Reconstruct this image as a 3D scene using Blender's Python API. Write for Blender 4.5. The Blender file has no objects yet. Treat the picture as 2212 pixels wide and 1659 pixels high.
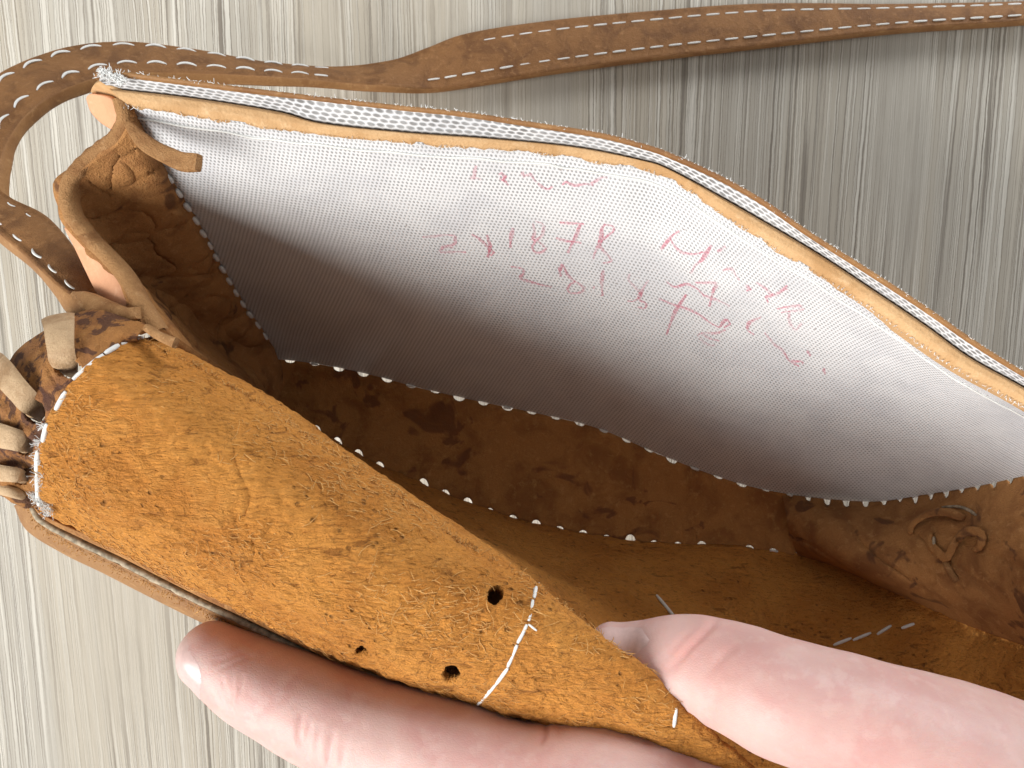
import bpy, bmesh, math, random
import numpy as np
from mathutils import Vector, Matrix, noise as mnoise
from mathutils.bvhtree import BVHTree

random.seed(7)
rng = np.random.default_rng(7)
C = bpy.context.scene.collection
CM = 0.01                      # everything below is measured in centimetres

# ------------------------------------------------------------------ camera
H = 24.0                       # camera height above the table, cm
F = 1843.0                     # focal length in picture units (picture 2212 x 1659)
cam = bpy.data.cameras.new('camera')
cam.sensor_width = 36.0
cam.lens = 36.0 * F / 2212.0
cam.clip_start = 0.005
cam.clip_end = 50
cam.dof.use_dof = True
cam.dof.focus_distance = 0.138
cam.dof.aperture_fstop = 95.0
camo = bpy.data.objects.new('camera', cam)
camo.location = (0, 0, H * CM)
C.objects.link(camo)
bpy.context.scene.camera = camo

# ------------------------------------------------------------------ light
sc = bpy.context.scene
w = bpy.data.worlds.new('World'); sc.world = w; w.use_nodes = True
bg = w.node_tree.nodes['Background']
bg.inputs[0].default_value = (0.93, 0.97, 1.0, 1); bg.inputs[1].default_value = 0.27

def area(name, loc, target, size, energy, col):
    l = bpy.data.lights.new(name, 'AREA'); l.shape = 'RECTANGLE'
    l.size, l.size_y = size[0] * CM, size[1] * CM
    l.energy = energy; l.color = col
    o = bpy.data.objects.new(name, l); C.objects.link(o)
    o.location = Vector(loc) * CM
    d = (Vector(target) - Vector(loc)).normalized()
    o.rotation_euler = d.to_track_quat('-Z', 'Y').to_euler()
    return o
area('window_light', (-94, -74, 98), (-1, 0, 4), (104, 100), 43.0, (1.0, 0.985, 0.96))
area('added_fill_light', (88, 112, 64), (8, 4, 1), (100, 70), 23.0, (0.98, 0.99, 1.0))  # added fill lamp, no real window; lifts the bag's shadow on the table

sc.view_settings.view_transform = 'Standard'
sc.view_settings.look = 'None'
sc.view_settings.exposure = 0.0
sc.view_settings.gamma = 1.0
sc.render.engine = 'CYCLES'
sc.cycles.max_bounces = 7; sc.cycles.diffuse_bounces = 4; sc.cycles.glossy_bounces = 2; sc.cycles.transmission_bounces = 2
sc.cycles.use_adaptive_sampling = True; sc.cycles.adaptive_threshold = 0.02

# ------------------------------------------------------------------ helpers
def P(u, v, z):
    """point that the picture shows at (u, v) when it stands z cm above the table"""
    k = (H - z) / F
    return np.array([(u - 1106.0) * k, -(v - 829.5) * k, z])
def PIX(p):
    p = np.asarray(p); k = F / (H - p[..., 2])
    return np.stack([p[..., 0] * k + 1106.0, -p[..., 1] * k + 829.5], -1)
def PL(l): return np.array([P(*q) for q in l])

def cr(Q, t):
    """Catmull-Rom through the rows of Q at parameters t in 0..n-1"""
    Q = np.asarray(Q, float); n = len(Q)
    t = np.clip(np.asarray(t, float), 0, n - 1 - 1e-9)
    E = np.concatenate([[2 * Q[0] - Q[1]], Q, [2 * Q[-1] - Q[-2]]], 0)
    i = np.floor(t).astype(int); f = (t - i).reshape((-1,) + (1,) * (Q.ndim - 1))
    p0, p1, p2, p3 = E[i], E[i + 1], E[i + 2], E[i + 3]
    return 0.5 * (2 * p1 + (p2 - p0) * f + (2 * p0 - 5 * p1 + 4 * p2 - p3) * f ** 2 + (3 * p1 - p0 - 3 * p2 + p3) * f ** 3)
def resample(Q, n):
    """n points evenly spaced along the smooth curve through Q"""
    d = cr(Q, np.linspace(0, len(Q) - 1, 40 * len(Q)))
    s = np.concatenate([[0], np.cumsum(np.linalg.norm(np.diff(d, axis=0), axis=1))])
    x = np.linspace(0, s[-1], n)
    return np.stack([np.interp(x, s, d[:, k]) for k in range(d.shape[1])], 1)
def lin_surf(net, nr, nc, soft=2):
    net = np.asarray(net, float); x = np.linspace(0, len(net) - 1, nr); i = np.minimum(x.astype(int), len(net) - 2); f = (x - i)[:, None, None]
    g = net[i] * (1 - f) + net[i + 1] * f
    for _ in range(soft): g[1:-1] = g[1:-1] * .5 + (g[:-2] + g[2:]) * .25
    return np.swapaxes(cr(np.swapaxes(g, 0, 1), np.linspace(0, net.shape[1] - 1, nc)), 0, 1)
def net_surf(net, nr, nc):
    net = np.asarray(net, float)
    a = cr(net, np.linspace(0, net.shape[0] - 1, nr))
    b = cr(np.swapaxes(a, 0, 1), np.linspace(0, net.shape[1] - 1, nc))
    return np.swapaxes(b, 0, 1)

def finish(name, me, mat, parent=None, kind=None, label=None):
    o = bpy.data.objects.new(name, me); C.objects.link(o)
    if mat is not None: me.materials.append(mat)
    if parent is not None:
        o.parent = parent
        o.matrix_parent_inverse = world_of(parent).inverted()
    if kind: o['kind'] = kind
    if label: o['label'] = label
    return o
def world_of(o):
    m = o.matrix_basis.copy()
    if o.parent is not None: m = world_of(o.parent) @ o.matrix_parent_inverse @ m
    return m
def mesh_from(name, V, Fc, uv=None, smooth=True):
    me = bpy.data.meshes.new(name)
    me.from_pydata((np.asarray(V) * CM).tolist(), [], [list(f) for f in Fc])
    if smooth: me.polygons.foreach_set('use_smooth', [True] * len(me.polygons))
    if uv is not None:
        lay = me.uv_layers.new(name='UVMap')
        li = np.empty(len(me.loops), int); me.loops.foreach_get('vertex_index', li)
        lay.data.foreach_set('uv', np.asarray(uv)[li].astype(np.float32).ravel())
    me.update(); return me
def grid_mesh(name, G, keep=None, flip=False):
    nr, nc = G.shape[:2]
    idx = np.arange(nr * nc).reshape(nr, nc)
    q = np.stack([idx[:-1, :-1], idx[:-1, 1:], idx[1:, 1:], idx[1:, :-1]], -1)
    if keep is not None: q = q[keep]
    q = q.reshape(-1, 4)
    if flip: q = q[:, ::-1]
    du = np.linalg.norm(np.diff(G, axis=1), axis=2).mean(0)
    dv = np.linalg.norm(np.diff(G, axis=0), axis=2).mean(1)
    U = np.concatenate([[0], np.cumsum(du)]); W = np.concatenate([[0], np.cumsum(dv)])
    uv = np.stack(np.meshgrid(U, W), -1).reshape(-1, 2)
    return mesh_from(name, G.reshape(-1, 3), q, uv)
def grid_obj(name, G, mat, parent=None, thick=None, offset=-1, **kw):
    keep = kw.pop('keep', None); flip = kw.pop('flip', False)
    o = finish(name, grid_mesh(name, G, keep, flip), mat, parent, **kw)
    if thick:
        m = o.modifiers.new('solid', 'SOLIDIFY'); m.thickness = thick * CM; m.offset = offset
    return o
def tube(Q, r, ns=8, cap=True, squash=None):
    """vertices and faces of a tube along Q with radius r (number or list); squash=(normal, factor)"""
    Q = np.asarray(Q, float); n = len(Q)
    r = np.broadcast_to(np.asarray(r, float), (n,))
    T = np.gradient(Q, axis=0); T /= np.linalg.norm(T, axis=1)[:, None] + 1e-12
    ref = np.array([0, 0, 1.0])
    if abs(T[0] @ ref) > .9: ref = np.array([0, 1.0, 0])
    V = []; N = None
    for i in range(n):
        if N is None: N = ref - T[i] * (ref @ T[i])
        else: N = N - T[i] * (N @ T[i])
        N /= np.linalg.norm(N); B = np.cross(T[i], N)
        for k in range(ns):
            a = 2 * math.pi * k / ns
            V.append(Q[i] + r[i] * (math.cos(a) * N + math.sin(a) * B))
    Fc = [[i * ns + k, i * ns + (k + 1) % ns, (i + 1) * ns + (k + 1) % ns, (i + 1) * ns + k] for i in range(n - 1) for k in range(ns)]
    if cap: Fc += [list(range(ns))[::-1], [(n - 1) * ns + k for k in range(ns)]]
    return np.array(V), Fc

# ------------------------------------------------------------------ materials
def new_mat(name):
    m = bpy.data.materials.new(name); m.use_nodes = True
    nt = m.node_tree
    return m, nt, nt.nodes['Principled BSDF']
def nd(nt, t, **kw):
    n = nt.nodes.new(t)
    for k, v in kw.items():
        if k.startswith('i_'):
            n.inputs[int(k[2:]) if k[2:].isdigit() else k[2:]].default_value = v
        else: setattr(n, k, v)
    return n
def mth(nt, op, a, b=None, c=None, clamp=False):
    n = nt.nodes.new('ShaderNodeMath'); n.operation = op; n.use_clamp = clamp
    for i, x in enumerate((a, b, c)):
        if x is None: continue
        if isinstance(x, (int, float)): n.inputs[i].default_value = x
        else: nt.links.new(x, n.inputs[i])
    return n.outputs[0]
def sstep(nt, x, a, b):
    n = nt.nodes.new('ShaderNodeMapRange'); n.interpolation_type = 'SMOOTHSTEP'; n.clamp = True
    nt.links.new(x, n.inputs[0]); n.inputs[1].default_value = a; n.inputs[2].default_value = b
    n.inputs[3].default_value = 0; n.inputs[4].default_value = 1
    return n.outputs[0]
def mixc(nt, f, a, b, mode='MIX'):
    n = nt.nodes.new('ShaderNodeMix'); n.data_type = 'RGBA'; n.blend_type = mode
    for x, i in ((f, 0), (a, 6), (b, 7)):
        if isinstance(x, (int, float)): n.inputs[i].default_value = x
        elif isinstance(x, tuple): n.inputs[i].default_value = x if len(x) == 4 else (*x, 1)
        else: nt.links.new(x, n.inputs[i])
    return n.outputs[2]
def coords(nt, scale=(100, 100, 100), uv=False, rot=(0, 0, 0)):
    t = nd(nt, 'ShaderNodeTexCoord'); m = nd(nt, 'ShaderNodeMapping')
    m.inputs['Scale'].default_value = scale; m.inputs['Rotation'].default_value = rot
    nt.links.new(t.outputs['UV' if uv else 'Object'], m.inputs[0])
    return m.outputs[0]
def nz(nt, vec, scale, detail=4, rough=.55, dist=0.0):
    n = nd(nt, 'ShaderNodeTexNoise'); n.inputs['Scale'].default_value = scale
    n.inputs['Detail'].default_value = detail; n.inputs['Roughness'].default_value = rough
    n.inputs['Distortion'].default_value = dist
    nt.links.new(vec, n.inputs['Vector']); return n.outputs[0]
def bump(nt, h, strength, dist, prev=None):
    b = nd(nt, 'ShaderNodeBump'); b.inputs['Strength'].default_value = strength; b.inputs['Distance'].default_value = dist * CM
    nt.links.new(h, b.inputs['Height'])
    if prev is not None: nt.links.new(prev, b.inputs['Normal'])
    return b.outputs[0]

def wood_material():
    m, nt, pb = new_mat('laminate_wood')
    t = nd(nt, 'ShaderNodeTexCoord'); s = nd(nt, 'ShaderNodeSeparateXYZ'); nt.links.new(t.outputs['Object'], s.inputs[0])
    x = mth(nt, 'MULTIPLY', s.outputs[0], 100.0); y = mth(nt, 'MULTIPLY', s.outputs[1], 100.0)
    # the grain fans a little towards one end of the board
    xf = mth(nt, 'DIVIDE', x, mth(nt, 'ADD', mth(nt, 'MULTIPLY', y, 0.008), 1.0))
    def vec(sx, sy, off=0.0):
        c = nd(nt, 'ShaderNodeCombineXYZ')
        nt.links.new(mth(nt, 'MULTIPLY', xw, sx), c.inputs[0]); nt.links.new(mth(nt, 'MULTIPLY', y, sy), c.inputs[1])
        c.inputs[2].default_value = off; return c.outputs[0]
    xw = xf
    wob = nz(nt, vec(.30, .035, 3.1), 1.0, 2, .5)
    wob2 = nz(nt, vec(5.0, 1.6, 9.1), 1.0, 3, .65)
    xw = mth(nt, 'ADD', xf, mth(nt, 'ADD', mth(nt, 'MULTIPLY', mth(nt, 'SUBTRACT', wob, .5), .8), mth(nt, 'MULTIPLY', mth(nt, 'SUBTRACT', wob2, .5), .06)))
    tone = nz(nt, vec(.35, .03, 1.0), 1.0, 3, .6)
    tone3 = nz(nt, vec(.22, .05, 77.0), 1.0, 2, .5)
    fine = nz(nt, vec(17.0, .6, 2.0), 1.0, 4, .7)
    col = mixc(nt, sstep(nt, tone, .40, .60), (.455, .408, .33), (.425, .393, .335))
    lines_on = sstep(nt, tone3, .30, .46)
    # narrow strips of grain, each with its own tone, parted by open pores with a pale lip
    for sx, sy, off, wd, amt, tamt in ((5.0, .009, 11.0, .045, .74, .17), (9.0, .02, 17.0, .065, .62, .17)):
        v1 = nd(nt, 'ShaderNodeTexVoronoi'); v1.voronoi_dimensions = '2D'; v1.inputs['Scale'].default_value = 1.0
        v2 = nd(nt, 'ShaderNodeTexVoronoi'); v2.voronoi_dimensions = '2D'; v2.feature = 'DISTANCE_TO_EDGE'; v2.inputs['Scale'].default_value = 1.0
        vv = vec(sx, sy, 0.0); nt.links.new(vv, v1.inputs['Vector']); nt.links.new(vv, v2.inputs['Vector'])
        sp = nd(nt, 'ShaderNodeSeparateColor'); nt.links.new(v1.outputs['Color'], sp.inputs[0])
        col = mixc(nt, mth(nt, 'MULTIPLY', mth(nt, 'MULTIPLY', sstep(nt, sp.outputs[0], .45, 1.0), tamt), lines_on), col, (.32, .278, .22))
        col = mixc(nt, mth(nt, 'MULTIPLY', mth(nt, 'MULTIPLY', sstep(nt, sp.outputs[0], .5, .0), tamt), lines_on), col, (.56, .52, .44))
        d = v2.outputs['Distance']
        gate = mth(nt, 'MULTIPLY', sstep(nt, nz(nt, vec(sx * .9, .09, off + 40), 1.0, 2, .5), .30, .46), mth(nt, 'ADD', mth(nt, 'MULTIPLY', lines_on, .75), .25))
        lip = mth(nt, 'MULTIPLY', sstep(nt, mth(nt, 'ABSOLUTE', mth(nt, 'SUBTRACT', d, wd * 2.4)), wd * 1.6, wd * .5), mth(nt, 'MULTIPLY', gate, sstep(nt, sp.outputs[1], .35, .65)))
        col = mixc(nt, mth(nt, 'MULTIPLY', lip, .7), col, (.63, .60, .53))
        dk = mth(nt, 'MULTIPLY', mth(nt, 'MULTIPLY', sstep(nt, d, wd, wd * .25), gate), amt)
        col = mixc(nt, dk, col, (.13, .108, .085))
    col = mixc(nt, mth(nt, 'MULTIPLY', sstep(nt, fine, .52, .34), .26), col, (.26, .23, .19))
    col = mixc(nt, mth(nt, 'MULTIPLY', sstep(nt, fine, .57, .75), .26), col, (.68, .64, .57))
    hgt = fine
    nt.links.new(col, pb.inputs['Base Color']); pb.inputs['Roughness'].default_value = .62
    pb.inputs['Specular IOR Level'].default_value = .25
    nt.links.new(bump(nt, hgt, .35, .02), pb.inputs['Normal'])
    return m

def leather(name, c1, c2, c3, rough=.62, fuzz=0.0, scale=1.0, bstr=.5, sheen=0.0, stain=None, st0=.60, st1=1.7):
    """c1 main, c2 darker patches, c3 worn light tone"""
    m, nt, pb = new_mat(name)
    v = coords(nt)
    big = nz(nt, v, .9 * scale, 4, .6, .6); mid = nz(nt, v, 4.5 * scale, 5, .65, .4); fin = nz(nt, v, 26 * scale, 4, .7)
    vor = nd(nt, 'ShaderNodeTexVoronoi'); vor.inputs['Scale'].default_value = 19 * scale; nt.links.new(v, vor.inputs['Vector'])
    col = mixc(nt, sstep(nt, big, .42, .68), c1, c2)
    col = mixc(nt, mth(nt, 'MULTIPLY', sstep(nt, mid, .52, .72), .65), col, c3)
    col = mixc(nt, mth(nt, 'MULTIPLY', sstep(nt, fin, .60, .40), .35), col, c2)
    if stain:
        st = nz(nt, v, st1 * scale, 3, .6, .9)
        col = mixc(nt, mth(nt, 'MULTIPLY', sstep(nt, st, st0, st0 + .07), .78), col, stain)
    nt.links.new(col, pb.inputs['Base Color'])
    pb.inputs['Roughness'].default_value = rough; pb.inputs['Specular IOR Level'].default_value = .3
    if sheen: pb.inputs['Sheen Weight'].default_value = sheen; pb.inputs['Sheen Roughness'].default_value = .6; pb.inputs['Sheen Tint'].default_value = (*c3, 1)
    h = mth(nt, 'ADD', mth(nt, 'MULTIPLY', mid, .9), mth(nt, 'MULTIPLY', fin, .35))
    h = mth(nt, 'ADD', h, mth(nt, 'MULTIPLY', vor.outputs['Distance'], .18))
    nt.links.new(bump(nt, h, bstr, .05), pb.inputs['Normal'])
    return m

def suede_material():
    m, nt, pb = new_mat('orange_suede')
    v = coords(nt, rot=(0, 0, math.radians(-12)))
    vf = coords(nt, (45, 170, 110), rot=(0, 0, math.radians(8)))
    big = nz(nt, v, .55, 4, .55, .5); mid = nz(nt, v, 2.6, 5, .6, .5); pit = nz(nt, vf, 3.1, 5, .62, .9); fin = nz(nt, vf, 13, 4, .7, .4)
    col = mixc(nt, sstep(nt, big, .38, .66), (.68, .285, .058), (.56, .215, .040))
    col = mixc(nt, mth(nt, 'MULTIPLY', sstep(nt, mid, .50, .70), .55), col, (.68, .305, .072))
    col = mixc(nt, mth(nt, 'MULTIPLY', sstep(nt, pit, .42, .32), .70), col, (.21, .072, .014))
    col = mixc(nt, mth(nt, 'MULTIPLY', sstep(nt, fin, .56, .74), .50), col, (.72, .37, .115))
    col = mixc(nt, mth(nt, 'MULTIPLY', sstep(nt, fin, .47, .33), .55), col, (.25, .088, .017))
    vor = nd(nt, 'ShaderNodeTexVoronoi'); vor.inputs['Scale'].default_value = 5.5; nt.links.new(v, vor.inputs['Vector'])
    sel = sstep(nt, nz(nt, v, .55, 3, .6), .50, .60)
    pits = mth(nt, 'MULTIPLY', sstep(nt, mth(nt, 'ADD', vor.outputs['Distance'], mth(nt, 'MULTIPLY', pit, .5)), .50, .30), sel)
    col = mixc(nt, mth(nt, 'MULTIPLY', pits, .6), col, (.14, .05, .012))
    nt.links.new(col, pb.inputs['Base Color'])
    pb.inputs['Roughness'].default_value = .9; pb.inputs['Specular IOR Level'].default_value = .15
    pb.inputs['Sheen Weight'].default_value = .12; pb.inputs['Sheen Tint'].default_value = (.8, .5, .25, 1)
    h = mth(nt, 'ADD', mth(nt, 'MULTIPLY', pit, 1.3), mth(nt, 'MULTIPLY', fin, 1.0))
    h = mth(nt, 'ADD', h, mth(nt, 'MULTIPLY', mid, 1.9))
    h = mth(nt, 'SUBTRACT', h, mth(nt, 'MULTIPLY', pits, .9))
    nt.links.new(bump(nt, h, .95, .13), pb.inputs['Normal'])
    return m

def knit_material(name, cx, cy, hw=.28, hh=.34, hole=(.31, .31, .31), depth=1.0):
    m, nt, pb = new_mat(name)
    t = nd(nt, 'ShaderNodeTexCoord'); s = nd(nt, 'ShaderNodeSeparateXYZ'); nt.links.new(t.outputs['UV'], s.inputs[0])
    v = coords(nt)
    wob = nz(nt, v, 5, 3, .6)
    u = mth(nt, 'ADD', mth(nt, 'DIVIDE', s.outputs[0], cx), mth(nt, 'MULTIPLY', wob, .45))
    w_ = mth(nt, 'ADD', mth(nt, 'DIVIDE', s.outputs[1], cy), mth(nt, 'MULTIPLY', nz(nt, v, 4.2, 3, .6), .45))
    row = mth(nt, 'FLOOR', w_)
    par = mth(nt, 'MULTIPLY', mth(nt, 'MODULO', row, 2.0), .5)
    fu = mth(nt, 'DIVIDE', mth(nt, 'SUBTRACT', mth(nt, 'FRACT', mth(nt, 'ADD', u, par)), .5), hw)
    fv = mth(nt, 'DIVIDE', mth(nt, 'SUBTRACT', mth(nt, 'FRACT', w_), .5), hh)
    d = mth(nt, 'SQRT', mth(nt, 'ADD', mth(nt, 'MULTIPLY', fu, fu), mth(nt, 'MULTIPLY', fv, fv)))
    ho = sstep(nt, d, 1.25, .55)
    var = nz(nt, v, .8, 4, .6, .5)
    base = mixc(nt, sstep(nt, var, .4, .68), (.68, .685, .69), (.61, .615, .63))
    dirt = sstep(nt, nz(nt, v, 2.3, 5, .7, 1.0), .66, .74)
    base = mixc(nt, mth(nt, 'MULTIPLY', dirt, .25), base, (.50, .44, .38))
    spk = nd(nt, 'ShaderNodeTexVoronoi'); spk.inputs['Scale'].default_value = 1.5; nt.links.new(v, spk.inputs['Vector'])
    base = mixc(nt, mth(nt, 'MULTIPLY', sstep(nt, spk.outputs['Distance'], .045, .02), .7), base, (.16, .11, .09))
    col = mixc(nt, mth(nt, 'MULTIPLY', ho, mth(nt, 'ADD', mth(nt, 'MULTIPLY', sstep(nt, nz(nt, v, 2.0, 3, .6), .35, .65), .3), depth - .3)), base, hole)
    nt.links.new(col, pb.inputs['Base Color']); pb.inputs['Roughness'].default_value = .85
    pb.inputs['Specular IOR Level'].default_value = .2
    fz = nz(nt, v, 60, 3, .6)
    h = mth(nt, 'SUBTRACT', mth(nt, 'MULTIPLY', fz, .25), mth(nt, 'MULTIPLY', ho, .6))
    nt.links.new(bump(nt, h, .5, .03), pb.inputs['Normal'])
    return m

def plain(name, c, rough=.7, var=.12, scale=20, spec=.3, bs=.3):
    m, nt, pb = new_mat(name); v = coords(nt)
    n = nz(nt, v, scale, 4, .65)
    d = tuple(x * (1 - 2.2 * var) for x in c)
    nt.links.new(mixc(nt, sstep(nt, n, .35, .68), c, d), pb.inputs['Base Color'])
    pb.inputs['Roughness'].default_value = rough; pb.inputs['Specular IOR Level'].default_value = spec
    nt.links.new(bump(nt, n, bs, .03), pb.inputs['Normal'])
    return m

def skin_material():
    m, nt, pb = new_mat('skin'); v = coords(nt)
    a = nd(nt, 'ShaderNodeAttribute'); a.attribute_name = 'flush'
    big = nz(nt, v, .8, 4, .6, .4); mid = nz(nt, v, 3.2, 4, .6)
    col = mixc(nt, sstep(nt, big, .38, .68), (.60, .40, .36), (.56, .325, .295))
    col = mixc(nt, mth(nt, 'MULTIPLY', sstep(nt, mid, .48, .68), .55), col, (.64, .45, .41))
    col = mixc(nt, a.outputs['Fac'], col, (.66, .31, .275))
    nt.links.new(col, pb.inputs['Base Color'])
    pb.inputs['Roughness'].default_value = .46; pb.inputs['Specular IOR Level'].default_value = .38
    pb.inputs['Subsurface Weight'].default_value = .35
    pb.inputs['Subsurface Radius'].default_value = (1.0, .35, .2); pb.inputs['Subsurface Scale'].default_value = .0035
    vo = nd(nt, 'ShaderNodeTexVoronoi'); vo.inputs['Scale'].default_value = 17; vo.feature = 'DISTANCE_TO_EDGE'
    vv = coords(nt, (70, 130, 100), rot=(0, 0, math.radians(20))); nt.links.new(vv, vo.inputs['Vector'])
    h = mth(nt, 'ADD', mth(nt, 'MULTIPLY', sstep(nt, vo.outputs['Distance'], 0, .16), .4), mth(nt, 'MULTIPLY', nz(nt, v, 40, 3, .6), .35))
    nt.links.new(bump(nt, h, .3, .012), pb.inputs['Normal'])
    return m

def ink_material():
    m, nt, pb = new_mat('red_ink'); v = coords(nt)
    pb.inputs['Base Color'].default_value = (.62, .12, .20, 1); pb.inputs['Roughness'].default_value = .8
    n = nz(nt, v, 17, 3, .7); g = nz(nt, v, 1.4, 2, .5)
    a = mth(nt, 'MULTIPLY', mth(nt, 'ADD', mth(nt, 'MULTIPLY', sstep(nt, n, .36, .62), .62), .38), mth(nt, 'ADD', mth(nt, 'MULTIPLY', sstep(nt, g, .35, .6), .26), .22))
    nt.links.new(a, pb.inputs['Alpha'])
    return m

M = dict(
    wood=wood_material(), suede=suede_material(), skin=skin_material(), ink=ink_material(),
    strap=leather('strap_leather', (.255, .118, .040), (.150, .064, .021), (.38, .20, .082), .66, bstr=.8, scale=1.5, sheen=.1),
    brown=leather('brown_flesh_leather', (.42, .20, .066), (.24, .10, .032), (.55, .30, .115), .8, bstr=.9, scale=1.4, sheen=.15, stain=(.10, .04, .02), st0=.60, st1=.8),
    bottom=leather('stained_bottom_leather', (.43, .195, .055), (.27, .11, .03), (.55, .285, .095), .85, bstr=.8, scale=1.3, stain=(.15, .055, .022), st0=.58, st1=.75),
    outer=leather('outer_leather', (.31, .158, .060), (.21, .095, .034), (.44, .25, .105), .6, bstr=.4, sheen=.15),
    edge=leather('tan_leather_edge', (.60, .38, .19), (.46, .26, .11), (.70, .48, .27), .7, bstr=.5),
    pink=leather('smooth_pink_leather', (.66, .34, .19), (.58, .28, .15), (.72, .41, .25), .6, bstr=.3),
    lace=leather('pale_lace_leather', (.52, .36, .21), (.33, .20, .10), (.60, .43, .27), .62, bstr=.55, scale=1.6),
    cut=leather('cut_leather_edge', (.36, .19, .075), (.22, .10, .035), (.48, .28, .13), .85, bstr=.9, scale=1.6),
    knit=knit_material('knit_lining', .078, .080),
    net=knit_material('open_net_lining', .155, .088, .44, .40, (.19, .185, .18)),
    thread=plain('white_thread', (.80, .80, .77), .7, .10, 60),
    fluff=plain('white_fluff', (.92, .92, .90), .8, .06, 60),
    cord=plain('dirty_edge_cord', (.46, .38, .27), .85, .26, 9),
    nail=plain('nail', (.62, .44, .41), .28, .05, 8, .5, .08),
    fibre=plain('suede_fibre', (.74, .40, .13), .8, .15, 30),
)

# ------------------------------------------------------------------ table
bm = bmesh.new()
bmesh.ops.create_cube(bm, size=1.0)
bmesh.ops.scale(bm, vec=(1.6, 1.0, .03), verts=bm.verts)
bmesh.ops.translate(bm, vec=(0, 0, -.015), verts=bm.verts)
me = bpy.data.meshes.new('table_top'); bm.to_mesh(me); bm.free()
table = finish('table_top', me, M['wood'], kind='structure')
table['label'] = 'pale grey beige wood grain table top under the bag'; table['category'] = 'table'

# ------------------------------------------------------------------ bag: outlines
ZB = 2.6
bag = bpy.data.objects.new('leather_bag', None); C.objects.link(bag)
bag.location = Vector((0.5, -2.0, 0.3)) * CM
bag['label'] = 'open tan leather shoulder bag with white knit lining and laced edges'
bag['category'] = 'bag'

# inner lining panel at the back: top edge and bottom seam
RIM = [(268, 222), (480, 257), (691, 286), (920, 308), (1158, 325), (1300, 347), (1440, 380), (1645, 514), (1850, 640), (2058, 786), (2212, 872), (2400, 985)]
RIMZ = 10.4
SEAM = [(600, 776, ZB), (680, 785, ZB), (790, 807, ZB), (920, 841, ZB), (1060, 872, ZB), (1180, 897, ZB), (1300, 928, ZB), (1440, 988, ZB), (1600, 1045, ZB), (1740, 1074, ZB + .1), (1900, 1083, 3.6), (2060, 1060, 5.4), (2300, 1008, 8.2)]
LSEAM = [(268, 222, 10.4), (300, 290, 9.8), (335, 348, 9.1), (378, 414, 8.2), (423, 486, 7.2), (468, 568, 5.9), (515, 650, 4.6), (560, 715, 3.5), (600, 776, ZB)]
rim = resample(PL([(u, v, RIMZ) for u, v in RIM]), 25)
seam = resample(PL(SEAM), 25)
# columns: start on the left seam, then spread along rim and bottom
ls = resample(PL(LSEAM), 7)
net = np.zeros((7, 25, 3))
for r in range(7):
    f = r / 6
    net[r] = rim * (1 - f) + seam * f
    bow = math.sin(math.pi * f)
    net[r, :, 1] += .55 * bow * np.linspace(.2, 1.0, 25)
    # pull the left part on to the side seam
    wgt = np.exp(-np.arange(25) / 3.0)[:, None]
    net[r] += (ls[r] - net[r, 0]) * wgt
LIN = net_surf(net, 110, 260)

div = grid_obj('divider_panel', LIN + np.array([0, .16, -.02]), M['edge'], bag, .05, 1, label='tan leather back wall that carries the white lining')
lining = grid_obj('knit_lining', LIN, M['knit'], div, label='white knit fabric lining with faded red handwriting')

# tan cut edge along the top of the lining panel
SLIT = [(236, 190), (420, 211), (600, 240), (691, 265), (860, 284), (1063, 299), (1250, 318), (1382, 345), (1440, 363), (1570, 432), (1757, 541), (1881, 622), (2000, 702), (2095, 771), (2212, 836), (2420, 955)]
n_ = 220
a = resample(PL([(u, v, RIMZ) for u, v in RIM]), n_)
b = resample(PL([(u, v, RIMZ + .05) for u, v in SLIT]), n_)
jit = np.array([mnoise.noise((i * .19, 0, 3)) * .035 + mnoise.noise((i * .55, 4, 1)) * .03 for i in range(n_)])
G = np.stack([a + np.array([0, -.02, -.35]), a + np.array([0, -.01, -.02]) + np.stack([0 * jit, -jit - .02, 0 * jit], 1),
              a * .7 + b * .3 + np.array([0, 0, .07]), a * .25 + b * .75 + np.array([0, 0, .07]), b, b + np.array([0, .02, -1.6])])
grid_obj('edge_binding', lin_surf(G, 36, n_), M['edge'], div, label='pale tan raw leather edge along the lining')

# outer back wall: leather outside, net lining inside
OUT = [(206, 166), (240, 157), (400, 176), (560, 196), (700, 213), (850, 230), (1000, 245), (1150, 267), (1300, 291), (1400, 317), (1450, 335), (1550, 380), (1650, 436), (1750, 505), (1870, 581), (2000, 666), (2100, 736), (2212, 806), (2420, 925)]
o1 = resample(PL([(u, v, 10.75) for u, v in OUT]), n_)
o2 = resample(PL([(u - .5, v + 2.5, 10.75) for u, v in OUT]), n_)
bot = resample(PL(SEAM), n_) + np.array([0, .35, -.1])
G = np.stack([bot, bot * .5 + o1 * .5 + np.array([-.1, .55, 0]), o1 + np.array([0, -.05, -.8]), o1 + np.array([0, 0, -.06]), o1 * .5 + o2 * .5 + np.array([0, 0, .03]), o2 + np.array([0, 0, -.05])])
back = grid_obj('back_panel', lin_surf(G, 51, n_), M['outer'], bag, .03, -1, label='outer brown leather back wall')
sl = resample(PL([(u + 1, v - 1, RIMZ + .02) for u, v in SLIT]), n_)
fr = np.array([mnoise.noise((i * .8, 2, 7)) * .03 for i in range(n_)])
o2f = o2 + np.stack([0 * fr, .03 + fr, 0 * fr + .03], 1)
G = np.stack([o2f, o2 * .6 + sl * .4 + np.array([0, 0, .03]), sl, sl + np.array([0, .02, -1.3])])
grid_obj('net_lining', lin_surf(G, 34, n_, 1), M['net'], back, label='white open net lining seen in the pocket slit')

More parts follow.
